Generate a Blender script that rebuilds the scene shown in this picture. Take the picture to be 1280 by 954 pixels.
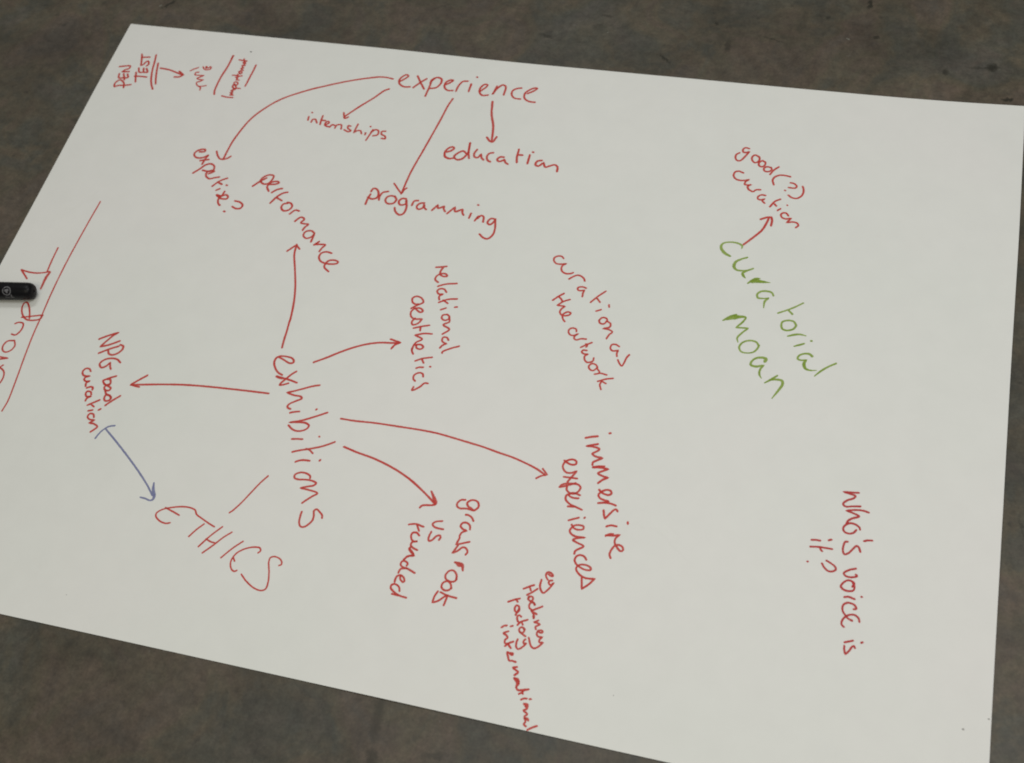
import bpy, math, random
import numpy as np
from mathutils import Matrix, Vector, noise

for o in list(bpy.data.objects):
    bpy.data.objects.remove(o, do_unlink=True)
scene = bpy.context.scene
col = scene.collection

# ---------------------------------------------------------------- camera
cd = bpy.data.cameras.new('camera')
cam = bpy.data.objects.new('camera', cd)
col.objects.link(cam)
M = Matrix(((0.9634031, -0.14880196, 0.22296287, 0.2634582),
            (0.23875274, 0.85448474, -0.46135989, -0.46707365),
            (-0.12186712, 0.49770855, 0.85874013, 0.79909017),
            (0, 0, 0, 1)))
cam.matrix_world = M
cd.sensor_width = 36.0
cd.lens = 36.0 * 1494.387 / 1280.0
cd.clip_start = 0.02
cd.clip_end = 100
scene.camera = cam
cd.dof.use_dof = True
cd.dof.focus_distance = 0.93
cd.dof.aperture_fstop = 9.0

# ---------------------------------------------------------------- world and lamps
world = bpy.data.worlds.new('World')
scene.world = world
world.use_nodes = True
bg = world.node_tree.nodes['Background']
bg.inputs[0].default_value = (1.0, 0.98, 0.94, 1)
bg.inputs[1].default_value = 0.17

def area(name, loc, target, sx, sy, power, colr):
    l = bpy.data.lights.new(name, 'AREA')
    l.shape = 'RECTANGLE'; l.size = sx; l.size_y = sy
    l.energy = power; l.color = colr
    o = bpy.data.objects.new(name, l)
    col.objects.link(o)
    o.location = loc
    d = Vector(target) - Vector(loc)
    o.rotation_euler = d.to_track_quat('-Z', 'Y').to_euler()
    return o

area('overhead_light', (-0.75, 1.15, 2.6), (0.0, 0.0, 0), 1.0, 0.4, 15, (0.97, 0.975, 0.985))
area('right_fill_light', (0.45, -0.06, 1.45), (0.45, -0.06, 0), 0.8, 0.5, 8.0, (0.99, 0.995, 1.0))  # added fill, no known lamp: brightens mid-sheet so the far corners fall off
area('overhead_light', (-0.05, -1.3, 2.0), (-0.05, -.4, 0), 1.4, 0.6, 10.5, (1.0, 0.93, 0.74))  # added unseen fill, tinted to warm the near side of the sheet

scene.view_settings.view_transform = 'Standard'
scene.view_settings.look = 'None'
scene.view_settings.exposure = 0.0
scene.view_settings.gamma = 1.0
scene.view_settings.use_curve_mapping = False
scene.cycles.pixel_filter_type = 'BLACKMAN_HARRIS'
scene.cycles.filter_width = 1.9

# ---------------------------------------------------------------- helpers
def link(name, verts, faces, mat, parent=None, smooth=False):
    me = bpy.data.meshes.new(name)
    me.from_pydata(verts, [], faces)
    me.update()
    if mat: me.materials.append(mat)
    if smooth:
        me.polygons.foreach_set('use_smooth', [True] * len(me.polygons))
    o = bpy.data.objects.new(name, me)
    col.objects.link(o)
    if parent: o.parent = parent
    return o

def mat(name):
    m = bpy.data.materials.new(name)
    m.use_nodes = True
    nt = m.node_tree
    for n in list(nt.nodes):
        if n.type != 'OUTPUT_MATERIAL': nt.nodes.remove(n)
    out = [n for n in nt.nodes if n.type == 'OUTPUT_MATERIAL'][0]
    return m, nt, out

class G:
    """small node helper"""
    def __init__(s, nt): s.nt = nt
    def n(s, t, **k):
        nd = s.nt.nodes.new(t)
        for a, b in k.items(): setattr(nd, a, b)
        return nd
    def put(s, sock, v):
        if hasattr(v, 'is_output'): s.nt.links.new(v, sock)
        elif v is not None: sock.default_value = v
    def math(s, op, a, b=None, c=None, clamp=False):
        nd = s.n('ShaderNodeMath', operation=op, use_clamp=clamp)
        s.put(nd.inputs[0], a)
        if b is not None: s.put(nd.inputs[1], b)
        if c is not None: s.put(nd.inputs[2], c)
        return nd.outputs[0]
    def noise(s, vec, scale, detail=4, rough=.55, dist=0.0):
        nd = s.n('ShaderNodeTexNoise')
        s.put(nd.inputs['Vector'], vec)
        nd.inputs['Scale'].default_value = scale
        nd.inputs['Detail'].default_value = detail
        nd.inputs['Roughness'].default_value = rough
        nd.inputs['Distortion'].default_value = dist
        return nd
    def ramp(s, fac, stops):
        nd = s.n('ShaderNodeValToRGB')
        s.put(nd.inputs[0], fac)
        e = nd.color_ramp.elements
        while len(e) < len(stops): e.new(0.5)
        for i, (p, c) in enumerate(stops):
            e[i].position = p
            e[i].color = (c[0], c[1], c[2], 1) if not isinstance(c, (int, float)) else (c, c, c, 1)
        return nd.outputs[0]
    def mix(s, fac, a, b, mode='MIX'):
        nd = s.n('ShaderNodeMix', data_type='RGBA', blend_type=mode)
        s.put(nd.inputs[0], fac)
        s.put(nd.inputs[6], a if hasattr(a, 'is_output') else (*a, 1))
        s.put(nd.inputs[7], b if hasattr(b, 'is_output') else (*b, 1))
        return nd.outputs[2]
    def vmap(s, vec, scale=(1, 1, 1), loc=(0, 0, 0), rot=(0, 0, 0)):
        nd = s.n('ShaderNodeMapping')
        s.put(nd.inputs['Vector'], vec)
        nd.inputs['Scale'].default_value = scale
        nd.inputs['Location'].default_value = loc
        nd.inputs['Rotation'].default_value = rot
        return nd.outputs[0]
    def bump(s, h, strength, dist):
        nd = s.n('ShaderNodeBump')
        s.put(nd.inputs['Height'], h)
        nd.inputs['Strength'].default_value = strength
        nd.inputs['Distance'].default_value = dist
        return nd.outputs[0]

def bsdf(g, out, base, rough, normal=None, spec=.5, **kw):
    b = g.n('ShaderNodeBsdfPrincipled')
    g.put(b.inputs['Base Color'], base if hasattr(base, 'is_output') else (*base, 1))
    g.put(b.inputs['Roughness'], rough)
    b.inputs['Specular IOR Level'].default_value = spec
    if normal is not None: g.put(b.inputs['Normal'], normal)
    for k, v in kw.items(): b.inputs[k.replace('_', ' ')].default_value = v
    g.nt.links.new(b.outputs[0], out.inputs[0])
    return b

# ---------------------------------------------------------------- floor
def floor_material():
    m, nt, out = mat('dark_concrete')
    g = G(nt)
    P = g.n('ShaderNodeTexCoord').outputs['Object']
    big = g.noise(P, 5.0, 5, .6, .6).outputs[0]
    mid = g.noise(g.vmap(P, loc=(3, 1, 0)), 18, 6, .65, .4).outputs[0]
    fin = g.noise(P, 130, 4, .6).outputs[0]
    hue = g.noise(g.vmap(P, loc=(7, 4, 0)), 13, 4, .6, .8).outputs[0]
    hue2 = g.noise(g.vmap(P, loc=(1, 8, 0)), 38, 5, .65, .8).outputs[0]
    c = g.ramp(hue, [(0.28, (0.074, 0.065, 0.054)), (0.42, (0.090, 0.069, 0.050)),
                     (0.50, (0.084, 0.071, 0.046)), (0.58, (0.062, 0.061, 0.046)),
                     (0.70, (0.068, 0.062, 0.052))])
    c2 = g.ramp(hue2, [(0.35, (0.097, 0.073, 0.053)), (0.5, (0.072, 0.063, 0.046)), (0.65, (0.056, 0.058, 0.048))])
    c = g.mix(.30, c, c2)
    c = g.mix(1.0, c, g.ramp(big, [(0.3, .76), (0.5, 1.0), (0.72, 1.18)]), 'MULTIPLY')
    c = g.mix(1.0, c, g.ramp(mid, [(0.30, .76), (0.5, 1.0), (0.70, 1.27)]), 'MULTIPLY')
    c = g.mix(1.0, c, g.ramp(fin, [(0.3, .80), (0.7, 1.22)]), 'MULTIPLY')
    grit = g.noise(g.vmap(P, loc=(2, 6, 0)), 420, 2, .7).outputs[0]
    c = g.mix(1.0, c, g.ramp(grit, [(0.3, .86), (0.7, 1.15)]), 'MULTIPLY')
    # small dark pits and pale grains
    warp = g.noise(P, 60, 3, .6)
    wv = g.n('ShaderNodeVectorMath', operation='MULTIPLY_ADD')
    g.put(wv.inputs[0], warp.outputs['Color']); wv.inputs[1].default_value = (.012, .012, 0)
    g.put(wv.inputs[2], P)
    W = wv.outputs[0]
    def spots(scale, thr, soft, seed):
        v = g.n('ShaderNodeTexVoronoi', feature='F1')
        g.put(v.inputs['Vector'], g.vmap(W, loc=(seed, seed * .7, 0)))
        v.inputs['Scale'].default_value = scale
        sc = g.n('ShaderNodeSeparateColor'); g.put(sc.inputs[0], v.outputs['Color'])
        rad = g.math('MULTIPLY', g.math('SUBTRACT', sc.outputs[0], .72, clamp=True), thr)
        d = g.math('SUBTRACT', rad, v.outputs['Distance'])
        return g.math('DIVIDE', d, soft, clamp=True)
    dark = spots(26, .75, .12, 1.3)
    c = g.mix(g.math('MULTIPLY', dark, .50), c, (0.026, 0.024, 0.017))
    dark2 = spots(75, .9, .15, 5.1)
    c = g.mix(g.math('MULTIPLY', dark2, .50), c, (0.03, 0.027, 0.02))
    pale = spots(95, .55, .1, 9.7)
    c = g.mix(g.math('MULTIPLY', pale, .30), c, (0.16, 0.15, 0.13))
    # trowel and scuff streaks
    st = g.noise(g.vmap(P, scale=(4, 60, 1), rot=(0, 0, .5)), 1.6, 5, .6, .3).outputs[0]
    c = g.mix(g.ramp(st, [(.60, 0.0), (.72, .16)]), c, (0.11, 0.10, 0.088))
    st2 = g.noise(g.vmap(P, scale=(70, 5, 1), rot=(0, 0, -.25), loc=(2, 2, 0)), 1.4, 5, .6, .3).outputs[0]
    c = g.mix(g.ramp(st2, [(.62, 0.0), (.74, .25)]), c, (0.032, 0.03, 0.024))
    # individual scuffs: x, y, half length, half width, angle, strength
    MARKS = [(.1122, .3138, .0075, .0016, -.85, .85), (.1656, .3361, .0030, .0075, .1, .6), (-.0016, .3285, .0075, .0022, -.35, .6),
             (.3918, .3373, .0055, .0045, .2, .9), (.381, .3355, .0085, .0014, .1, .5), (.4064, .3023, .0045, .0020, .2, .9),
             (.2839, .4021, .0022, .0060, .0, .9), (-.3909, .3275, .0070, .0022, .85, 1.0), (.2934, .3611, .0022, .0022, 0, .8),
             (.2494, .3810, .0028, .0028, 0, .7), (.0458, .3454, .0065, .0050, .4, .35), (.0283, -.3083, .0040, .0190, .1, .45),
             (.0330, -.3360, .0040, .0060, .3, .6), (.1514, .3617, .0022, .0030, 0, .8), (.3542, .3271, .0030, .0040, 0, .7),
             (.2060, .3480, .0110, .0008, -.25, .6), (-.1100, .3560, .0120, .0007, .5, .5), (.1400, -.3330, .0100, .0008, .9, .5), (-.3600, .2200, .0100, .0008, -.6, .45), (.4330, -.0900, .0008, .0090, .2, .5),
             (.0503, .3605, .0070, .0020, -.1, .5), (.0722, -.3259, .0090, .0030, .3, .45), (-.40, .325, .0018, .0012, 0, -.6),
             (.0545, .3405, .0014, .0011, 0, -.6), (.2690, .3560, .0012, .0012, 0, -.6)]
    sx = g.n('ShaderNodeSeparateXYZ'); g.put(sx.inputs[0], P)
    wn = g.n('ShaderNodeSeparateColor'); g.put(wn.inputs[0], g.noise(P, 170, 3, .7).outputs['Color'])
    wx = g.math('ADD', sx.outputs[0], g.math('MULTIPLY', g.math('SUBTRACT', wn.outputs[0], .5), .009))
    wy = g.math('ADD', sx.outputs[1], g.math('MULTIPLY', g.math('SUBTRACT', wn.outputs[1], .5), .009))
    for x, y, a, b, th, s in MARKS:
        dx = g.math('SUBTRACT', wx, x); dy = g.math('SUBTRACT', wy, y)
        u = g.math('ADD', g.math('MULTIPLY', dx, math.cos(th) / a), g.math('MULTIPLY', dy, math.sin(th) / a))
        v = g.math('ADD', g.math('MULTIPLY', dx, -math.sin(th) / b), g.math('MULTIPLY', dy, math.cos(th) / b))
        r2 = g.math('ADD', g.math('MULTIPLY', u, u), g.math('MULTIPLY', v, v))
        k = g.math('MULTIPLY', g.math('DIVIDE', g.math('SUBTRACT', 1.4, r2), 1.2, clamp=True), abs(s))
        c = g.mix(k, c, (0.018, 0.017, 0.010) if s > 0 else (0.24, 0.24, 0.20))
    rough = g.ramp(mid, [(.3, .42), (.7, .58)])
    h = g.math('ADD', g.math('MULTIPLY', mid, .6), g.math('MULTIPLY', fin, .25))
    bsdf(g, out, c, rough, g.bump(h, .35, .0012), .35)
    return m

def make_floor():
    n = 60
    xs = np.linspace(-3, 3, n); vs = []; fs = []
    for j in range(n):
        for i in range(n):
            x, y = xs[i], xs[j]
            vs.append((x, y, -0.0002 + 0.00015 * noise.noise(Vector((x * 2, y * 2, 0)))))
    for j in range(n - 1):
        for i in range(n - 1):
            a = j * n + i
            fs.append((a, a + 1, a + n + 1, a + n))
    o = link('floor', vs, fs, floor_material(), smooth=True)
    o['kind'] = 'structure'
make_floor()

# ---------------------------------------------------------------- sheet of paper
def hgt(x, y):
    u = x / .4205; v = y / .297
    return (.0004 + .0007 * (1 + math.sin(2.1 * x / .42 + 1.3 * v + .5)) * .5
            + .0004 * min(max(u, 0), 2) ** 4
            + .0011 * (.35 + .65 * min(max((u + .3) / 1.2, 0), 1)) * (1 + math.sin(15 * x - 24 * y + 1.2 * math.sin(9 * x))) * .5)

TOP = [(-4202, 2954), (-2836, 2943), (-1505, 2934), (-252, 2913), (875, 2906), (2074, 2912), (3164, 2919), (3650, 2930), (4202, 2953)]
RIGHT = [(4202, 2953), (4203, 2633), (4205, 1542), (4200, 360), (4197, -692), (4196, -1257), (4199, -2550), (4200, -2977)]
BOTTOM = [(-4196, -2968), (-2727, -2964), (-1666, -2963), (-659, -2963), (982, -2967), (2277, -2970), (4200, -2977)]
LEFT = [(-4202, 2954), (-4204, 2732), (-4210, 2108), (-4212, 907), (-4211, -15), (-4204, -1535), (-4196, -2968)]
def curve(pts, ax, n):
    a = np.array(pts, float) / 1e4
    if a[0, ax] > a[-1, ax]: a = a[::-1]
    k = a[:, ax]; t = np.linspace(k[0], k[-1], n)
    o = np.interp(t, k, a[:, 1 - ax])
    ker = np.ones(9) / 9
    o2 = np.convolve(np.pad(o, 4, mode='edge'), ker, 'valid'); o2[0] = o[0]; o2[-1] = o[-1]
    o2[1:4] = o[1:4]; o2[-4:-1] = o[-4:-1]
    return np.stack([t, o2] if ax == 0 else [o2, t], 1)

def paper_material():
    m, nt, out = mat('white_cartridge_paper')
    g = G(nt)
    P = g.n('ShaderNodeTexCoord').outputs['Object']
    c = g.ramp(g.noise(P, 3.0, 3, .5).outputs[0], [(.3, (0.728, 0.752, 0.705)), (.5, (0.756, 0.766, 0.726)), (.7, (0.770, 0.764, 0.733))])
    c = g.mix(1.0, c, g.ramp(g.noise(g.vmap(P, loc=(5, 2, 0)), 45, 4, .6).outputs[0], [(.3, .985), (.7, 1.01)]), 'MULTIPLY')
    # faint grey scuffs from the floor
    s = g.noise(g.vmap(P, loc=(1, 9, 0)), 14, 5, .75, 1.0).outputs[0]
    c = g.mix(g.ramp(s, [(.66, 0.0), (.80, .13)]), c, (0.52, 0.50, 0.46))
    fib = g.noise(P, 900, 3, .6).outputs[0]
    soft = g.noise(P, 9, 3, .5).outputs[0]
    h = g.math('ADD', g.math('MULTIPLY', fib, .02), soft)
    bsdf(g, out, c, .62, g.bump(h, .35, .010), .3)
    return m

def make_paper():
    nx, ny, th = 170, 120, .00022
    T = curve(TOP, 0, nx); B = curve(BOTTOM, 0, nx); L = curve(LEFT, 1, ny); R = curve(RIGHT, 1, ny)
    vs = []; fs = []
    for side in (0, 1):
        for j in range(ny):
            v = j / (ny - 1)
            for i in range(nx):
                u = i / (nx - 1)
                p = ((1 - v) * B[i] + v * T[i] + (1 - u) * L[j] + u * R[j]
                     - ((1 - u) * (1 - v) * B[0] + u * (1 - v) * B[-1] + (1 - u) * v * T[0] + u * v * T[-1]))
                vs.append((p[0], p[1], hgt(p[0], p[1]) - side * th))
    N = nx * ny
    for j in range(ny - 1):
        for i in range(nx - 1):
            a = j * nx + i
            fs.append((a, a + 1, a + nx + 1, a + nx))
            fs.append((N + a, N + a + nx, N + a + nx + 1, N + a + 1))
    # the cut edges get vertices of their own so that the faces stay flat to the rim
    vs += vs[:]; M2 = 2 * N
    side0 = len(fs)
    for i in range(nx - 1):
        fs.append((i, N + i, N + i + 1, i + 1))
        a = (ny - 1) * nx + i
        fs.append((a, a + 1, N + a + 1, N + a))
    for j in range(ny - 1):
        a = j * nx
        fs.append((a, a + nx, N + a + nx, N + a))
        b = j * nx + nx - 1
        fs.append((b, N + b, N + b + nx, b + nx))
    fs[side0:] = [tuple(q + M2 for q in f) for f in fs[side0:]]
    return link('sheet', vs, fs, paper_material(), smooth=False)

paper = bpy.data.objects.new('paper_sheet', None)
col.objects.link(paper)
paper['label'] = 'large white paper sheet covered in red handwriting lying on dark concrete floor'
paper['category'] = 'paper'
sheet = make_paper(); sheet.parent = paper
for p in sheet.data.polygons: p.use_smooth = abs(p.normal.z) > .5

# ---------------------------------------------------------------- ink
def ink_material(name, dense, thin, seed, op=.62):
    m, nt, out = mat(name)
    g = G(nt)
    P = g.n('ShaderNodeTexCoord').outputs['Object']
    k = g.noise(g.vmap(P, loc=(seed, 0, 0)), 55, 4, .6).outputs[0]
    k2 = g.noise(P, 900, 2, .6).outputs[0]
    body = g.mix(g.ramp(k, [(.35, 0.0), (.68, 1.0)]), dense, thin)
    body = g.mix(1.0, body, g.ramp(k2, [(.3, .82), (.7, 1.12)]), 'MULTIPLY')
    d = g.n('ShaderNodeBsdfPrincipled')
    g.put(d.inputs['Base Color'], body)
    d.inputs['Roughness'].default_value = .5
    d.inputs['Specular IOR Level'].default_value = .3
    t = g.n('ShaderNodeBsdfTransparent')
    tc = g.mix(.5, dense, (1, 1, 1))
    g.put(t.inputs[0], tc)
    mx = g.n('ShaderNodeMixShader')
    g.put(mx.inputs[0], g.ramp(k, [(.3, op + .16), (.7, op - .06)]))
    nt.links.new(t.outputs[0], mx.inputs[1]); nt.links.new(d.outputs[0], mx.inputs[2])
    # bleeding, feathered border of the stroke
    at = g.n('ShaderNodeAttribute', attribute_name='edge')
    e = g.math('ADD', at.outputs['Fac'], g.math('MULTIPLY', g.math('SUBTRACT', k2, .5), .5))
    a = g.math('DIVIDE', g.math('SUBTRACT', e, .60), .38, clamp=True)
    clear = g.n('ShaderNodeBsdfTransparent')
    mx2 = g.n('ShaderNodeMixShader')
    g.put(mx2.inputs[0], a)
    nt.links.new(mx.outputs[0], mx2.inputs[1]); nt.links.new(clear.outputs[0], mx2.inputs[2])
    nt.links.new(mx2.outputs[0], out.inputs[0])
    return m

INKS = {
    'red': ink_material('red_marker_ink', (0.67, 0.042, 0.030), (0.72, 0.10, 0.075), 0, .60),
    'darkred': ink_material('dark_red_marker_ink', (0.56, 0.026, 0.026), (0.62, 0.060, 0.052), 3, .66),
    'green': ink_material('olive_green_ink', (0.26, 0.40, 0.018), (0.44, 0.58, 0.13), 5, .54),
    'blue': ink_material('blue_grey_ink', (0.22, 0.245, 0.47), (0.33, 0.35, 0.55), 7, .52),
    'grey': ink_material('grey_ink_speck', (0.16, 0.15, 0.14), (0.2, 0.19, 0.18), 9, .6),
}

def smooth_path(pts, brk):
    """Catmull-Rom through the pen points, with sharp turns kept sharp"""
    pts = np.array(pts, float)
    if len(pts) < 3: 
        segs = [pts]
    else:
        segs = []; s = 0
        for i in range(1, len(pts) - 1):
            a = pts[i, :2] - pts[i - 1, :2]; b = pts[i + 1, :2] - pts[i, :2]
            na = np.linalg.norm(a); nb = np.linalg.norm(b)
            cs = np.dot(a, b) / max(na * nb, 1e-12)
            if brk[i] or cs < -0.72:
                segs.append(pts[s:i + 1]); s = i
        segs.append(pts[s:])
    out = []
    for sg in segs:
        n = len(sg)
        if n == 2:
            L = np.linalg.norm(sg[1, :2] - sg[0, :2]); k = max(3, int(L / .0012))
            for q in range(k): out.append(sg[0] + (sg[1] - sg[0]) * q / k)
        else:
            e = np.vstack([2 * sg[0] - sg[1], sg, 2 * sg[-1] - sg[-2]])
            for i in range(1, n):
                p0, p1, p2, p3 = e[i - 1], e[i], e[i + 1], e[i + 2]
                # centripetal knots: no overshoot between uneven points
                d1 = max(np.linalg.norm(p1[:2] - p0[:2]), 1e-6) ** .5
                d2 = max(np.linalg.norm(p2[:2] - p1[:2]), 1e-6) ** .5
                d3 = max(np.linalg.norm(p3[:2] - p2[:2]), 1e-6) ** .5
                k = max(4, int(d2 * d2 / .0010))
                for q in range(k):
                    t0, t1 = 0, d1; t2 = t1 + d2; t3 = t2 + d3
                    t = t1 + (t2 - t1) * q / k
                    A1 = (t1 - t) / d1 * p0 + (t - t0) / d1 * p1
                    A2 = (t2 - t) / d2 * p1 + (t - t1) / d2 * p2
                    A3 = (t3 - t) / d3 * p2 + (t - t2) / d3 * p3
                    B1 = (t2 - t) / (t2 - t0) * A1 + (t - t0) / (t2 - t0) * A2
                    B2 = (t3 - t) / (t3 - t1) * A2 + (t - t1) / (t3 - t1) * A3
                    out.append((t2 - t) / d2 * B1 + (t - t1) / d2 * B2)
    out.append(pts[-1])
    return np.array(out)

rng = random.Random(4)
WIDEN = 1.27     # the feathered border eats into the drawn width
def stroke(vs, fs, ed, pts, brk, width, z0):
    p = smooth_path(pts, brk)
    keep = [0]
    for i in range(1, len(p)):
        if np.linalg.norm(p[i, :2] - p[keep[-1], :2]) > 2e-4 or i == len(p) - 1: keep.append(i)
    p = p[keep]
    n = len(p)
    if n < 2: return
    ph = rng.random() * 50
    t = np.gradient(p[:, :2], axis=0)
    t /= np.maximum(np.linalg.norm(t, axis=1)[:, None], 1e-9)
    for i in range(n):                      # gentle wobble in pressure
        w = 1 + .13 * noise.noise(Vector((ph + i * .09, 0, 0)))
        p[i, 2] *= w
    # rounded ends
    hw0 = p[0, 2] * width * .5 * WIDEN; hw1 = p[-1, 2] * width * .5 * WIDEN
    rows = []
    for a in (1.0, .8, .4):
        rows.append((p[0, :2] - t[0] * hw0 * a, t[0], hw0 * math.sqrt(max(1 - a * a, .02)), max(a, .02)))
    for i in range(n): rows.append((p[i, :2], t[i], p[i, 2] * width * .5 * WIDEN, 0))
    for a in (.4, .8, 1.0):
        rows.append((p[-1, :2] + t[-1] * hw1 * a, t[-1], hw1 * math.sqrt(max(1 - a * a, .02)), a))
    b = len(vs); m = len(rows)
    for r, (c, tt, h, capv) in enumerate(rows):
        nn = np.array((-tt[1], tt[0]))
        z = z0 + 4e-8 * r
        for k, e in ((-1, 1), (0, 0), (1, 1)):
            q = c + nn * h * k
            vs.append((q[0], q[1], hgt(q[0], q[1]) + z))
            ed.append(max(e, capv))
    for r in range(m - 1):
        a = b + r * 3
        fs.append((a, a + 3, a + 4, a + 1)); fs.append((a + 1, a + 4, a + 5, a + 2))

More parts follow.
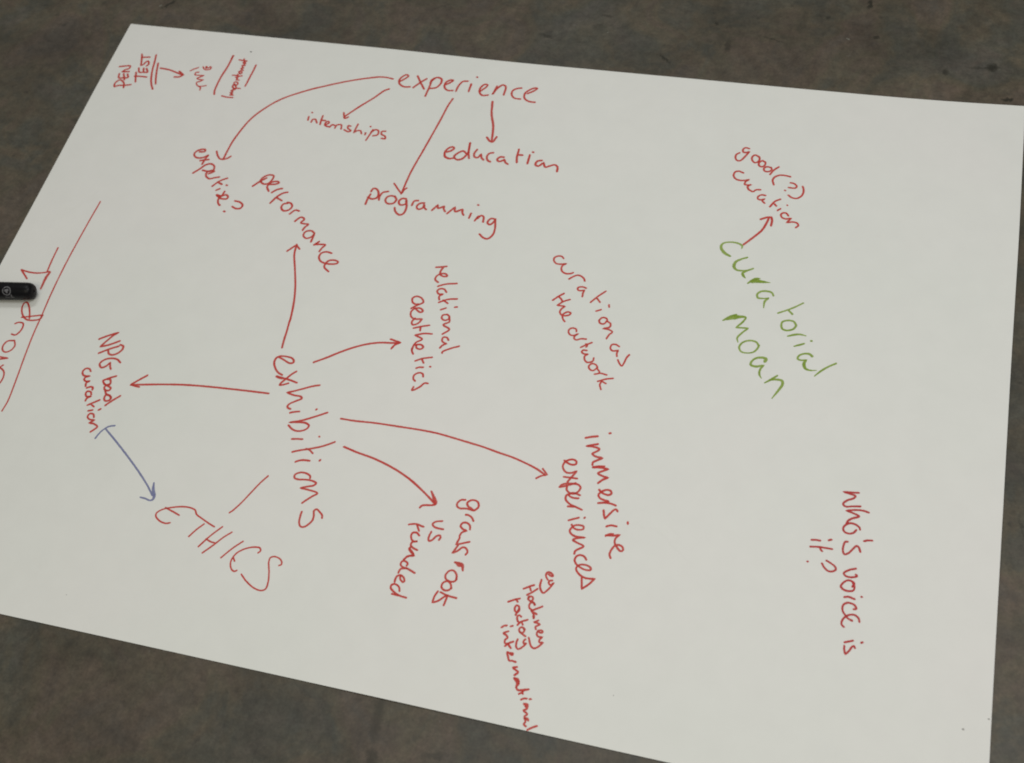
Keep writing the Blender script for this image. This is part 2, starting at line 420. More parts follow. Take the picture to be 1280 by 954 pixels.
INK = """
#handwritten_word|small upright PEN in thin red capitals
184:-4025,2133 -4035,2162 -4027,2196 -4002,2222 -3967,2208 -3936,2174 -3924,2130
184:-4021,2131 -3989,2151 -3930,2160 -3865,2177
185:-4042,2298 -4024,2245 -3979,2252 -3933,2261 -3956,2303
185:-3997,2303 -3972,2257 -3958,2229
187:-4079,2387 -3969,2407 -3972,2372 -3998,2358 -4024,2325 -3952,2336
#handwritten_word|small upright TEST in thin red capitals
185:-3877,2337 -3856,2277 -3833,2217
185:-3871,2286 -3810,2291 -3745,2290
186:-3872,2393 -3843,2341 -3804,2346 -3761,2351 -3790,2397
186:-3821,2396 -3803,2349
187:-3914,2572 -3894,2521 -3874,2462 -3863,2430 -3844,2443 -3833,2472 -3818,2491 -3799,2477 -3792,2450 -3803,2429
188:-3895,2532 -3816,2544
#underline|long thin red line beside TEST
185:-3763,2581 -3743,2494 -3722,2386 -3687,2270 -3656,2204 -3620,2149
#underline|short thin red line beside TEST
184:-3699,2477 -3670,2371 -3646,2292 -3617,2217
#arrow|small red arrow pointing away from TEST
193:-3650,2419 -3549,2408 -3463,2383 -3384,2360
193:-3441,2403! -3382,2363! -3416,2333 -3464,2327
#scribble|tiny red pen scribble
147:-3332,2421 -3311,2442 -3265,2473
145:-3239,2415 -3266,2408 -3265,2379 -3227,2377 -3170,2381 -3203,2357 -3227,2338 -3196,2326 -3156,2326 -3186,2301 -3210,2289 -3201,2261 -3168,2242 -3129,2250 -3101,2260
144:-3167,2239 -3148,2226 -3142,2198
147:-3223,2489 -3207,2468 -3182,2453 -3157,2458 -3138,2468 -3138,2489 -3152,2498 -3158,2480 -3175,2482 -3189,2496 -3193,2486 -3181,2471
#underline|slanting red line left of the small crowded word
190:-2971,2661 -2976,2522 -2994,2377 -2996,2267 -2992,2204 -2979,2164
194:-2968,2661 -2973,2669 -2974,2622
#handwritten_word|Important, tiny crowded red letters running upward
155:-2898,2156 -2850,2147 -2781,2148
156:-2789,2177 -2825,2175 -2801,2194 -2830,2203 -2806,2216 -2831,2232 -2807,2238
156:-2750,2267 -2800,2262 -2818,2252
157:-2795,2249 -2832,2276 -2834,2301 -2810,2295 -2794,2271 -2803,2254 -2832,2282
157:-2811,2304 -2831,2314 -2834,2336 -2815,2342 -2794,2322 -2803,2302 -2821,2309
158:-2798,2367 -2830,2369 -2821,2386 -2845,2399
158:-2889,2420 -2850,2421 -2822,2415 -2790,2422
158:-2839,2439 -2823,2405
159:-2821,2448 -2840,2471 -2825,2480 -2805,2463 -2812,2445 -2834,2462 -2823,2490
159:-2800,2489 -2835,2514 -2811,2520 -2825,2535 -2837,2553 -2808,2553
160:-2893,2619 -2849,2614 -2809,2612
160:-2847,2637 -2833,2600 -2817,2592 -2814,2569 -2840,2589
#underline|short slanting red line right of the small crowded word
171:-2700,2573 -2701,2485 -2706,2413 -2708,2349 -2712,2302
#ink_dot|
166:-2814,2735 -2810,2733
#arrow|long curved red arrow from experience to expertise
182:-1312,2568 -1379,2578 -1438,2577 -1522,2557 -1658,2514 -1792,2463 -1924,2405 -2081,2330 -2307,2186 -2438,2041 -2514,1914 -2561,1768 -2590,1631 -2599,1522 -2602,1450 -2603,1426
178:-2699,1506 -2675,1464 -2638,1427 -2602,1424 -2568,1441 -2543,1468
#handwritten_word|expertise? in red, slanting down to the right
196:-2860,1477 -2813,1487 -2814,1507 -2851,1507 -2895,1475 -2900,1439 -2863,1408 -2805,1416 -2763,1449
195:-2816,1379 -2780,1390 -2739,1402
195:-2761,1446 -2775,1403 -2781,1343
193:-2828,1232 -2780,1290 -2741,1342 -2696,1357 -2658,1336 -2650,1290 -2693,1270 -2750,1276
192:-2678,1245 -2646,1267 -2636,1280 -2667,1282 -2699,1260 -2695,1220 -2651,1191 -2608,1208 -2564,1223
191:-2591,1112 -2546,1177 -2484,1220
191:-2556,1164 -2510,1147
190:-2464,1144 -2455,1141
190:-2537,1076 -2510,1095
189:-2453,1074 -2466,1021 -2513,1026
188:-2510,1020 -2461,993 -2407,995 -2399,1019 -2424,1038 -2464,1016 -2480,979 -2463,936 -2441,917
187:-2320,985 -2263,976 -2231,947 -2240,914 -2275,904 -2322,920
186:-2379,860 -2370,857
#handwritten_word|performance in red, slanting down to the right
189:-2216,1166 -2173,1221 -2119,1274
189:-2167,1233 -2154,1275 -2108,1311 -2063,1308 -2059,1271 -2083,1216 -2123,1205 -2159,1225
188:-2074,1206 -2007,1221 -1986,1238 -2008,1250 -2059,1231 -2080,1182 -2048,1133
188:-2015,1123 -1976,1162 -1934,1180
187:-1988,1008 -1949,1087 -1907,1132 -1869,1147
186:-1950,1075 -1892,1049
185:-1823,1031 -1865,1014 -1870,974 -1840,945 -1797,957 -1776,999 -1801,1034 -1835,1038
184:-1771,918 -1733,966 -1696,962
182:-1697,849 -1672,886 -1653,900 -1619,883 -1638,841 -1603,835 -1565,835 -1586,800 -1596,767
179:-1480,750 -1515,772 -1565,754 -1569,710 -1533,688 -1494,710 -1478,745 -1479,707 -1481,658
177:-1444,631 -1404,677! -1441,635 -1388,645 -1344,647 -1363,612 -1375,573
175:-1262,571 -1311,578 -1350,559 -1359,516 -1332,478 -1291,463 -1235,462 -1185,475 -1177,492 -1208,505 -1260,494 -1280,460 -1279,423 -1228,385
#arrow|red arrow rising from exhibitions to performance
171:-1596,613 -1584,513 -1534,383 -1465,197 -1424,41 -1398,-125 -1398,-141 -1390,-229 -1385,-307 -1376,-397
178:-1658,533 -1598,607! -1556,570
#handwritten_word|experience in red, largest word along the top
191:-1241,2545 -1195,2589 -1177,2622 -1196,2635 -1230,2609 -1249,2557 -1225,2510 -1175,2487 -1125,2494
190:-1090,2633 -1039,2558 -985,2484
190:-995,2610 -1036,2565 -1092,2489
189:-920,2623 -940,2590 -942,2527 -950,2402
189:-947,2564 -940,2608 -900,2638 -856,2625 -846,2583 -876,2517 -938,2497
189:-804,2557 -761,2594 -742,2621 -765,2624 -800,2595 -804,2538 -764,2498 -711,2501
188:-682,2498 -675,2561 -648,2620 -602,2630
188:-562,2600 -564,2507
189:-531,2690 -527,2687
187:-455,2527 -419,2574 -409,2607 -434,2612 -462,2575 -464,2519 -428,2478 -373,2487
187:-317,2603 -335,2498! -313,2569 -270,2624 -238,2609 -231,2507
186:-88,2608 -125,2598 -160,2569 -160,2520 -124,2481 -67,2476
185:-19,2549 29,2585 56,2620 34,2623 -11,2593 -42,2546 -33,2492 12,2459 74,2454
#arrow|red arrow from experience down to internships
180:-1313,2443 -1350,2419 -1420,2324 -1521,2206 -1632,2063
179:-1652,2109 -1634,2063! -1621,2044 -1594,2064
#arrow|long straight red arrow from experience to programming
173:-685,2405 -706,2323 -731,2138 -761,1943 -784,1797 -830,1508 -845,1274
167:-941,1377 -892,1324 -843,1275! -831,1321 -814,1342
#arrow|red arrow from experience down to education
207:-313,2415 -283,2267 -233,2130 -204,1969
203:-257,1997 -222,1960 -194,1952 -171,2014
#handwritten_word|internships, small thin red letters
172:-1953,2072 -1949,2069
171:-1967,2019 -1962,1977
171:-1924,1958 -1921,1992! -1893,1998! -1866,1956
171:-1837,2048 -1835,1981 -1830,1943
171:-1832,1994 -1792,1993
170:-1785,1942 -1751,1974 -1766,1988 -1787,1964 -1773,1935 -1741,1927
170:-1730,1925 -1715,1955 -1689,1950
169:-1678,1918 -1671,1955 -1631,1966 -1616,1916
169:-1536,1961 -1561,1964 -1556,1934 -1519,1909 -1539,1894 -1584,1912
168:-1475,1993 -1482,1932 -1484,1890! -1463,1916 -1430,1921 -1410,1888
168:-1375,1898 -1374,1910! -1374,1881
168:-1352,1982 -1348,1979
167:-1317,1948 -1329,1892 -1345,1819
167:-1327,1917 -1294,1951 -1263,1943 -1258,1896 -1296,1879
167:-1194,1946 -1228,1939 -1223,1907 -1183,1888 -1174,1860 -1210,1861
#handwritten_word|education in red below its arrow
195:-569,1786 -533,1808 -517,1833 -531,1849 -564,1833 -587,1783 -573,1733 -531,1715 -492,1726
194:-390,1914 -379,1823 -383,1787 -428,1816 -467,1788 -492,1744 -461,1713 -418,1725 -382,1782
194:-390,1914 -379,1823 -355,1743
193:-307,1849 -322,1801 -308,1763 -280,1761 -259,1804! -243,1760 -222,1742
192:-155,1832 -189,1819 -201,1777 -182,1740 -158,1729
191:-50,1796 -82,1794 -103,1762 -78,1743 -39,1771! -22,1740 4,1724
191:61,1900 64,1814 76,1754
191:67,1840 107,1841
190:171,1852 171,1756
191:189,1888 195,1885
188:291,1807 254,1796 243,1755 271,1742 310,1787! 334,1740 370,1757 411,1776 440,1756 446,1706
#handwritten_word|programming in red
191:-1128,1120 -1126,1176 -1116,1232
191:-1120,1261 -1112,1293 -1085,1297 -1050,1260 -1047,1204 -1086,1182 -1129,1198
191:-1023,1182 -1028,1218 -1010,1266 -966,1283
190:-889,1238 -927,1240 -959,1222 -964,1183 -933,1154 -886,1164 -869,1207 -894,1237
188:-785,1227 -821,1225 -842,1189 -819,1156 -777,1171 -781,1223 -756,1130 -765,1068 -796,1050 -843,1084 -859,1120
188:-716,1166 -707,1214 -673,1224
187:-613,1206 -647,1198 -670,1164 -652,1134 -615,1150 -610,1195! -599,1158 -578,1140
186:-526,1140 -489,1204! -480,1170 -429,1198! -429,1173 -409,1143
184:-386,1125 -335,1203! -322,1156 -263,1187 -260,1160 -241,1131
183:-180,1159 -186,1107
185:-145,1256 -139,1253
183:-130,1088 -109,1145! -117,1107 -88,1149 -65,1141 -56,1086
181:37,1131 2,1131 -17,1085 9,1068 38,1109 40,1136 63,1028 58,964 25,922 -12,927 -54,959
#handwritten_word|relational in red, running down the sheet
170:-330,572 -287,582 -242,595
169:-268,580 -281,532 -269,503 -235,493 -212,502 -230,520 -268,516 -300,488 -303,452 -272,429
168:-263,390 -206,420 -112,442
167:-175,344 -201,370 -240,368 -255,343 -235,318 -197,322 -224,298 -215,264
166:-70,294 -141,279 -212,238
166:-180,265 -135,240
165:-137,194 -176,171
165:-67,213 -49,218
164:-114,134 -145,122 -145,92 -119,77 -89,91 -86,116 -110,135
163:-86,111 -74,69 -116,33 -55,-1 -99,-55
161:-34,-102 -54,-80 -83,-83 -84,-117 -55,-136! -39,-134! -70,-158 -84,-184
160:67,-143 9,-172 -54,-217 -52,-228
#handwritten_word|aesthetics in red, running down the sheet
167:-357,199 -339,219 -364,255 -411,266 -439,243 -428,205 -398,190 -361,198! -396,170 -423,144
165:-391,151 -338,120 -318,133 -345,157 -390,149 -414,113 -402,70 -370,51 -303,59! -325,14 -366,-7 -380,20 -363,57
164:-227,10 -284,-9 -349,-37
164:-295,-15 -289,-51
162:-183,-66 -248,-73 -319,-100! -249,-128 -290,-165 -303,-206 -302,-253 -307,-222 -300,-250 -283,-274
162:-282,-189 -270,-216 -235,-220 -219,-198 -247,-179 -291,-189
160:-122,-279 -198,-304 -248,-334
160:-202,-305 -175,-341
159:-166,-381 -200,-385 -221,-398
159:-115,-365 -110,-367
158:-143,-464 -155,-438 -189,-435 -219,-463 -216,-495 -196,-513
157:-88,-517 -115,-518 -148,-562 -198,-598 -193,-565
#handwritten_word|curation as in red, upper line of the slanting pair
160:704,822 684,840 650,837 628,818 630,788 657,762 698,763 741,773! 713,754 708,722 720,694 756,676 793,682 814,694
158:793,628 829,661 857,675 890,667 913,648 924,627
156:951,560 924,568 889,560 883,542 898,529 943,538! 935,516 937,474
155:1113,556 1063,500 1013,431
154:1059,476 1088,444
153:1164,432 1170,411
153:1075,357 1112,377
151:1118,280 1135,304 1165,305 1179,290 1173,268 1158,248 1131,250 1117,269 1118,280
150:1176,279 1211,260 1211,228 1161,205! 1210,203 1241,187 1220,155 1208,119
148:1321,64 1289,79 1261,71 1255,39 1275,18 1321,29! 1314,4 1320,-26
146:1333,-55 1353,-86 1373,-104 1386,-73 1397,-24 1412,5
#handwritten_word|the artwork in red, lower line of the slanting pair
156:784,482 745,446 708,403
156:752,443 771,428 786,408
154:845,432 798,406 755,361! 789,362 820,362! 794,328 791,299 812,276 840,274 874,290 879,306 856,313 829,297 818,274 833,236 849,220
151:961,143 954,164 925,171 901,155 901,126 921,105 951,106 980,127! 956,100 958,76 978,68 1011,84 1052,88
149:1103,64 1063,37 1025,6
149:1059,45 1073,32 1066,17
148:1079,-13 1050,-15 1042,-33 1063,-47 1096,-44! 1073,-66 1080,-99 1102,-117 1131,-110 1146,-95 1146,-70
146:1188,-156 1164,-182 1136,-175 1124,-150 1140,-123 1170,-125 1188,-142 1193,-162! 1215,-185 1212,-199 1182,-211
146:1212,-196 1238,-196 1276,-202
145:1330,-223 1277,-239 1219,-269
145:1246,-261 1285,-278
144:1246,-269 1241,-296 1258,-335
#handwritten_word|good(?) in red near the top right
169:2019,2184 1987,2190 1968,2168 1975,2140 2000,2139 2025,2153! 1995,2092 1961,2042 1936,2042 1918,2073 1922,2107 1946,2128
168:2113,2104 2079,2121 2057,2101 2059,2064 2085,2038 2108,2049 2120,2080 2113,2104
167:2171,2054 2144,2067 2122,2043 2123,2014 2147,2001 2169,2016 2175,2046
166:2225,2003 2190,2007 2170,1988 2177,1960 2209,1956 2234,1980 2228,2000
166:2288,2019 2255,1983 2227,1929
164:2396,1927 2349,1934 2306,1931 2266,1902 2257,1868 2272,1823
163:2404,1863 2436,1857 2459,1832 2448,1812 2396,1811
163:2369,1777 2373,1776
162:2506,1838 2519,1800 2512,1743 2476,1707 2433,1709 2403,1731
#handwritten_word|curation in red under good(?)
165:2008,1914 1969,1928 1939,1914 1933,1872 1960,1839 2014,1832 2068,1851! 2040,1825 2036,1792! 2064,1790 2091,1800! 2066,1780 2073,1749 2104,1729 2117,1726! 2138,1750 2172,1754
162:2220,1701 2188,1703 2164,1681 2164,1657 2190,1650 2221,1665! 2203,1642 2225,1620
161:2346,1679 2306,1651 2272,1589
161:2305,1624 2322,1604
161:2408,1626 2410,1623
160:2359,1581 2338,1560
159:2431,1517 2412,1541 2388,1542 2371,1523 2382,1494 2414,1483 2458,1497! 2425,1445 2471,1460 2508,1454 2522,1433 2504,1407
#arrow|short thick red arrow from the green words up to curation
187:2118,1176 2184,1259 2240,1337 2262,1394 2280,1467
188:2217,1450 2263,1476 2299,1484! 2309,1448 2307,1397
#handwritten_word|curatorial in olive green with brushy strokes
173:2110,1136,0.59 2110,1162,0.99 2075,1182,0.99 2009,1185,0.79 1956,1163,0.89 1945,1126,1.29 1978,1075,1.48 2031,1046,0.98
166:2168,1055,0.92 2122,1031,1.02 2083,997,1.22 2076,951,1.42 2102,922,1.11 2154,923,0.81 2199,938,0.50
160:2229,955,0.84 2181,925,1.04 2153,899,1.25 2161,876,1.35 2180,856,0.52
174:2206,808,0.67 2237,839,1.33 2266,860,1.43 2293,867,0.57
211:2239,829,1.26 2277,840,1.49 2324,841,1.02 2379,842,0.23
155:2419,724,1.05 2403,750,1.05 2367,758,1.05 2321,749,1.06 2294,718,1.05 2303,686,1.16 2338,685,0.84 2382,694,0.73
141:2384,694,1.16 2361,662,1.27 2360,600,0.57
139:2654,693 2578,633 2475,569
176:2555,604 2584,578
159:2624,484 2602,513 2555,514 2519,495 2515,461 2528,431 2567,424 2610,445 2627,480
134:2575,373,0.82 2617,392,1.30 2661,404,1.18 2711,399,0.70
173:2754,360 2758,360
136:2634,291,0.81 2673,310,1.27 2707,328,0.92
162:2778,225,1.25 2757,241,1.15 2720,239,0.96 2681,214,0.96 2674,186,0.96 2697,177,0.86 2741,186,0.86! 2726,155,1.43 2739,112,1.33 2774,100,0.85 2825,107,0.38
138:2960,193,1.11 2902,151,1.11 2855,105,1.11 2815,55,0.66
#handwritten_word|moan in olive green with brushy strokes
172:2070,434,0.66 2119,475,1.41 2162,503,0.94
186:2099,451,1.13 2150,478,2.25 2195,489,1.39 2238,490,0.86 2218,440,0.86 2178,386,0.77! 2271,395,0.77! 2225,338,0.77 2201,293,0.77 2213,256,0.43
145:2372,253,0.98 2349,281,1.09 2302,287,1.09 2252,264,1.09 2228,215,1.09 2249,177,0.98 2296,173,0.76 2340,188,0.87 2365,224,0.98 2374,256,1.09
176:2437,121,1.42 2445,144,1.33 2417,151,1.25 2370,139,0.98 2340,106,0.89 2337,74,1.07 2373,65,1.15 2434,86,0.80! 2413,47,0.88 2412,2,0.88 2432,-31,0.35
134:2546,14,0.92 2506,-27,1.27 2461,-66,0.81
164:2496,-33,0.85 2543,-22,1.13 2585,-26,1.22 2593,-56,1.22 2570,-113,1.12 2532,-190,0.46
#handwritten_word|who's voice is in dark red down the right
152:3231,-849 3185,-855 3126,-861 3171,-868 3211,-878 3200,-898 3156,-924 3134,-955 3151,-971 3201,-961 3252,-952
150:3313,-989 3281,-982 3235,-983 3160,-1002 3207,-1012 3252,-1030 3211,-1052 3182,-1075 3172,-1101
149:3243,-1136 3227,-1160 3198,-1172 3166,-1165 3154,-1142 3166,-1113 3195,-1093 3231,-1095 3263,-1115 3267,-1129
147:3357,-1195 3328,-1199 3303,-1209
147:3195,-1235 3179,-1238 3170,-1271 3171,-1311 3184,-1331 3208,-1318 3235,-1282 3257,-1254 3273,-1263 3286,-1294
144:3270,-1421 3226,-1440 3194,-1469 3211,-1488 3251,-1488 3283,-1474 3274,-1464
143:3260,-1555 3271,-1531 3249,-1516 3224,-1516 3197,-1540 3185,-1568 3207,-1588 3242,-1591 3269,-1581 3274,-1553 3261,-1528
142:3215,-1639 3242,-1632 3284,-1641
142:3326,-1615 3330,-1616
141:3285,-1712 3302,-1706 3290,-1684 3261,-1674 3237,-1676 3214,-1699 3214,-1732 3236,-1765 3258,-1785 3284,-1794
140:3332,-1794 3323,-1769 3299,-1752 3270,-1754 3237,-1775 3219,-1809 3219,-1833 3236,-1848
138:3251,-1952 3277,-1941 3304,-1930
138:3358,-1933 3367,-1928
138:3252,-1976 3256,-2004 3265,-2032! 3287,-2003 3303,-1972 3314,-1966 3322,-1977
#handwritten_word|it? in dark red beside the taller question
143:2952,-1267 2982,-1262 3011,-1262
142:3067,-1248 3085,-1240
142:2950,-1319 3013,-1310 3098,-1309
142:3016,-1310 3021,-1326 3033,-1338
140:3069,-1400 3102,-1415 3129,-1432 3139,-1452 3123,-1469 3094,-1475 3063,-1456 3042,-1426
141:2944,-1432 2948,-1432
#handwritten_word|immersive in bold red, running down the sheet
172:1230,-762 1272,-746 1316,-733
172:1398,-693 1407,-690
170:1332,-797 1292,-812 1249,-829 1294,-824 1351,-836 1336,-858 1307,-883 1333,-900 1390,-905 1351,-932 1327,-952 1326,-974
168:1335,-990 1373,-978 1416,-970
167:1336,-993 1380,-985 1451,-986 1413,-1009 1381,-1033 1416,-1049 1463,-1056 1427,-1078 1399,-1111
165:1417,-1162 1435,-1178 1466,-1190 1499,-1190 1512,-1172 1497,-1154 1464,-1156 1435,-1178 1421,-1205 1440,-1229 1475,-1238 1504,-1241 1479,-1255 1432,-1268
164:1479,-1255 1524,-1256 1562,-1264
163:1483,-1317 1493,-1353 1505,-1381! 1530,-1340 1555,-1302 1570,-1293 1583,-1307
161:1528,-1437 1558,-1423 1599,-1423
161:1672,-1376 1675,-1389
160:1538,-1509 1561,-1492 1587,-1486
159:1539,-1504 1595,-1496 1636,-1482! 1610,-1516 1612,-1551 1634,-1581 1666,-1604 1680,-1593 1670,-1569 1641,-1560 1616,-1573 1597,-1612 1593,-1642 1606,-1669
#handwritten_word|experiences in bold red, running down beside immersive
163:1114,-975 1140,-989 1171,-999 1204,-990 1204,-968 1182,-956 1151,-962 1124,-983 1112,-1017 1125,-1049 1152,-1069 1186,-1066 1224,-1043! 1202,-1088 1174,-1143
162:1139,-1107 1183,-1105 1239,-1103
161:1237,-1141 1191,-1165 1150,-1185 1124,-1196 1141,-1171 1183,-1154 1227,-1149 1258,-1150 1280,-1170 1268,-1207 1244,-1227 1210,-1227 1182,-1204 1180,-1180
160:1283,-1258 1238,-1260 1210,-1247 1219,-1227 1252,-1222 1289,-1232
159:1212,-1234 1191,-1251 1192,-1281 1227,-1312 1275,-1327 1326,-1342
158:1221,-1334 1248,-1331 1275,-1327
157:1250,-1441 1285,-1423 1318,-1407
157:1357,-1403 1362,-1397
155:1280,-1470 1298,-1492 1336,-1500 1369,-1487 1365,-1467 1339,-1463 1307,-1469 1284,-1494 1276,-1520 1295,-1543 1331,-1554 1397,-1550! 1344,-1564 1313,-1584 1352,-1600 1400,-1618 1368,-1645 1349,-1663 1346,-1685
151:1440,-1714 1422,-1694 1390,-1687 1366,-1702 1359,-1733 1379,-1761 1410,-1778 1450,-1789 1485,-1783 1484,-1769 1460,-1756 1421,-1754 1394,-1766 1383,-1794 1410,-1827 1452,-1847 1490,-1848 1529,-1840! 1498,-1886 1454,-1933! 1447,-1899 1437,-1853
#handwritten_word|eg in small bold red
146:1200,-1871 1219,-1881 1235,-1879 1226,-1866 1202,-1856 1185,-1865 1186,-1888 1204,-1913
145:1237,-1912 1217,-1919 1219,-1939 1234,-1947 1251,-1925! 1237,-1958 1213,-1997 1195,-2014 1175,-1999 1160,-1968 1162,-1921
#handwritten_word|Hackney in small bold red
145:1051,-2011 1085,-1989 1118,-1970
145:1091,-1990 1106,-2015
145:1149,-1992 1118,-2024 1086,-2050
144:1102,-2059 1100,-2076 1117,-2089 1134,-2080 1129,-2059 1112,-2056 1102,-2070
143:1120,-2091 1143,-2095 1160,-2117! 1150,-2102 1133,-2097 1120,-2111 1124,-2139 1146,-2151
143:1212,-2112 1179,-2133 1144,-2157
142:1144,-2157 1171,-2190 1170,-2206
142:1160,-2165 1185,-2174
142:1173,-2205 1165,-2193
141:1208,-2215 1178,-2235 1203,-2235 1223,-2242 1198,-2264 1205,-2281
140:1221,-2292 1244,-2298 1256,-2290 1248,-2281 1225,-2286 1217,-2307 1229,-2326 1262,-2327! 1247,-2344 1249,-2365 1275,-2361! 1251,-2395 1223,-2414 1199,-2403 1170,-2349
#handwritten_word|Factory in small bold red
144:967,-2126 1003,-2104 1043,-2086
144:1018,-2099 1033,-2113
143:1054,-2158 1054,-2147 1033,-2139 1024,-2156 1030,-2180 1045,-2188 1058,-2174 1056,-2155! 1048,-2187 1042,-2208
142:1084,-2213 1066,-2206 1056,-2219 1065,-2245 1082,-2261
142:1133,-2226 1101,-2242 1085,-2254 1071,-2276
142:1095,-2249 1108,-2267
141:1131,-2297 1106,-2285 1091,-2299 1098,-2320 1118,-2324 1128,-2308 1122,-2293
141:1098,-2320 1120,-2332 1145,-2344
140:1150,-2364 1140,-2380 1146,-2395 1164,-2389! 1144,-2419 1117,-2441 1101,-2431 1094,-2403 1098,-2375
#handwritten_word|international in small bold red, ending at the lower edge
148:966,-2315 984,-2299 1000,-2295
147:1027,-2295 1041,-2289
146:1020,-2333 990,-2353 1011,-2362 1025,-2376 1012,-2398 1017,-2419 1042,-2419
146:1071,-2397 1041,-2416 1022,-2439
145:1039,-2419 1050,-2431 1065,-2445
144:1067,-2479 1089,-2479 1086,-2491 1068,-2484 1048,-2477 1061,-2507 1075,-2531 1096,-2529 1122,-2533
143:1139,-2565 1112,-2574 1137,-2587 1155,-2597 1135,-2622
184:1140,-2645,0.93 1158,-2651,1.70 1170,-2670,1.39 1165,-2702,0.77 1164,-2698,0.77 1181,-2716,0.77 1219,-2708,0.92 1253,-2696,0.77
142:1139,-2641 1169,-2653 1177,-2675
141:1220,-2710 1211,-2728 1194,-2740
141:1215,-2724 1220,-2734
140:1218,-2774 1237,-2762 1255,-2760
140:1274,-2759 1284,-2757
176:1246,-2798,1.03 1263,-2804,1.74 1269,-2827,0.95 1251,-2841,0.79 1282,-2860,0.79 1268,-2878,0.79 1274,-2892,1.02 1289,-2891,1.10 1299,-2899,0.79
138:1273,-2890 1281,-2911 1275,-2930 1291,-2940
138:1363,-2923 1337,-2937 1306,-2961
#handwritten_word|exhibitions in large red letters at the centre of the arrows
170:-1370,-486 -1317,-506 -1263,-526 -1236,-517 -1236,-499 -1260,-478 -1309,-471 -1366,-478 -1391,-501 -1392,-544 -1366,-590 -1327,-626 -1287,-642
168:-1181,-590 -1210,-620 -1245,-672 -1272,-715 -1276,-734 -1257,-730 -1210,-706
168:-1327,-663 -1252,-670 -1197,-678 -1143,-690
219:-1328,-662 -1305,-668 -1278,-671
166:-950,-680 -1001,-697 -1084,-739 -1139,-766 -1193,-790! -1127,-803 -1067,-806 -1055,-821 -1091,-848 -1137,-884 -1148,-907 -1136,-922 -1115,-927
164:-1107,-960 -1076,-947 -1035,-936
164:-907,-897 -901,-892
162:-807,-906 -909,-966 -990,-1009 -1084,-1043! -1027,-1032 -953,-1025 -918,-1042 -924,-1070 -954,-1094 -1001,-1105 -1043,-1095 -1082,-1068
160:-805,-1119 -802,-1122
161:-1014,-1179 -972,-1171 -929,-1166
159:-973,-1286 -932,-1267 -848,-1237 -760,-1200 -712,-1173 -666,-1143
159:-877,-1242 -853,-1241 -830,-1253 -808,-1269
158:-920,-1363 -897,-1348 -863,-1337 -811,-1334
158:-735,-1319 -730,-1311
155:-760,-1474 -766,-1456 -803,-1440 -852,-1442 -887,-1468 -881,-1493 -851,-1500 -785,-1491 -736,-1492 -700,-1504 -712,-1526 -755,-1543 -809,-1566 -740,-1569 -662,-1583 -694,-1614 -730,-1653 -754,-1681
151:-733,-1750 -732,-1790 -724,-1838 -703,-1865 -676,-1863 -649,-1836 -630,-1802 -631,-1765 -642,-1723 -625,-1709 -595,-1727 -570,-1747 -563,-1770
#arrow|short curved red arrow from exhibitions to relational aesthetics
177:-1069,-485 -979,-427 -888,-361 -780,-293 -674,-243 -579,-215 -479,-202 -419,-189
177:-505,-169 -456,-180 -416,-188! -454,-215 -474,-254
#arrow|long red arrow from exhibitions to immersive experiences
156:-684,-939 -573,-939 -409,-929 -228,-926 -23,-924 100,-928 326,-955 394,-964 476,-975 601,-999 741,-1024 892,-1068 943,-1088 1000,-1118
150:970,-1071 1014,-1113! 969,-1132 940,-1156
#arrow|curved red arrow from exhibitions down to grass roots
167:-582,-1170 -474,-1196 -317,-1225 -156,-1272 -9,-1334 125,-1413 248,-1498
189:192,-1404,0.78 217,-1440,1.12 245,-1484,1.55 247,-1501,1.12 226,-1512,0.86 187,-1519,0.86 154,-1529,0.86 142,-1547,0.86
#arrow|straight red arrow from exhibitions left to the bad curation note
170:-1340,-824 -1473,-829 -1668,-839 -1929,-856 -2090,-873 -2204,-890 -2376,-921 -2516,-948
172:-2411,-840 -2464,-892 -2517,-946! -2480,-952 -2437,-955
#connecting_line|thin slanting red line between exhibitions and the slanting capitals
130:-1092,-1516 -1131,-1579 -1179,-1678 -1226,-1776 -1267,-1843 -1285,-1863
#handwritten_word|ETHICS in large thin red capitals
129:-1715,-2029 -1744,-2040 -1798,-2032 -1844,-2003 -1852,-1975 -1820,-1939 -1763,-1912 -1671,-1886 -1605,-1882 -1558,-1894 -1536,-1923 -1477,-1950 -1407,-1978 -1359,-1994
130:-1799,-1918 -1736,-1936 -1668,-1957
128:-1447,-1988 -1490,-2044 -1527,-2107
127:-1297,-1982 -1363,-2069 -1423,-2169
126:-1208,-2009 -1258,-2061 -1318,-2142 -1374,-2210
126:-1385,-2098 -1346,-2113 -1311,-2116
125:-1097,-2062 -1158,-2131 -1219,-2218
124:-953,-2127 -939,-2110 -951,-2088 -987,-2087 -1052,-2110 -1109,-2156 -1131,-2204 -1129,-2252 -1103,-2291 -1079,-2299 -1063,-2288
124:-1125,-2199 -1106,-2223
122:-1019,-2310 -962,-2354 -883,-2393 -826,-2398 -800,-2380 -799,-2329 -818,-2254 -847,-2180 -846,-2144 -818,-2130 -775,-2138 -750,-2161 -748,-2180 -763,-2190
#handwritten_word|grass roots in red, running down
155:463,-1424 432,-1430 411,-1459 414,-1483 439,-1497 489,-1490 543,-1495 549,-1494 574,-1459 559,-1424 533,-1414 505,-1419 483,-1445 496,-1470 522,-1481 543,-1495
154:496,-1538 517,-1538 550,-1555 565,-1577
153:557,-1646 549,-1616 519,-1599 491,-1606 482,-1632 504,-1652 538,-1659! 505,-1679 494,-1711
151:579,-1740 533,-1760 487,-1780! 500,-1722
151:503,-1784 477,-1849 511,-1824 542,-1790 565,-1793 585,-1819 576,-1843
172:515,-1913,0.87 549,-1912,0.87 572,-1922,1.39 589,-1963,0.87
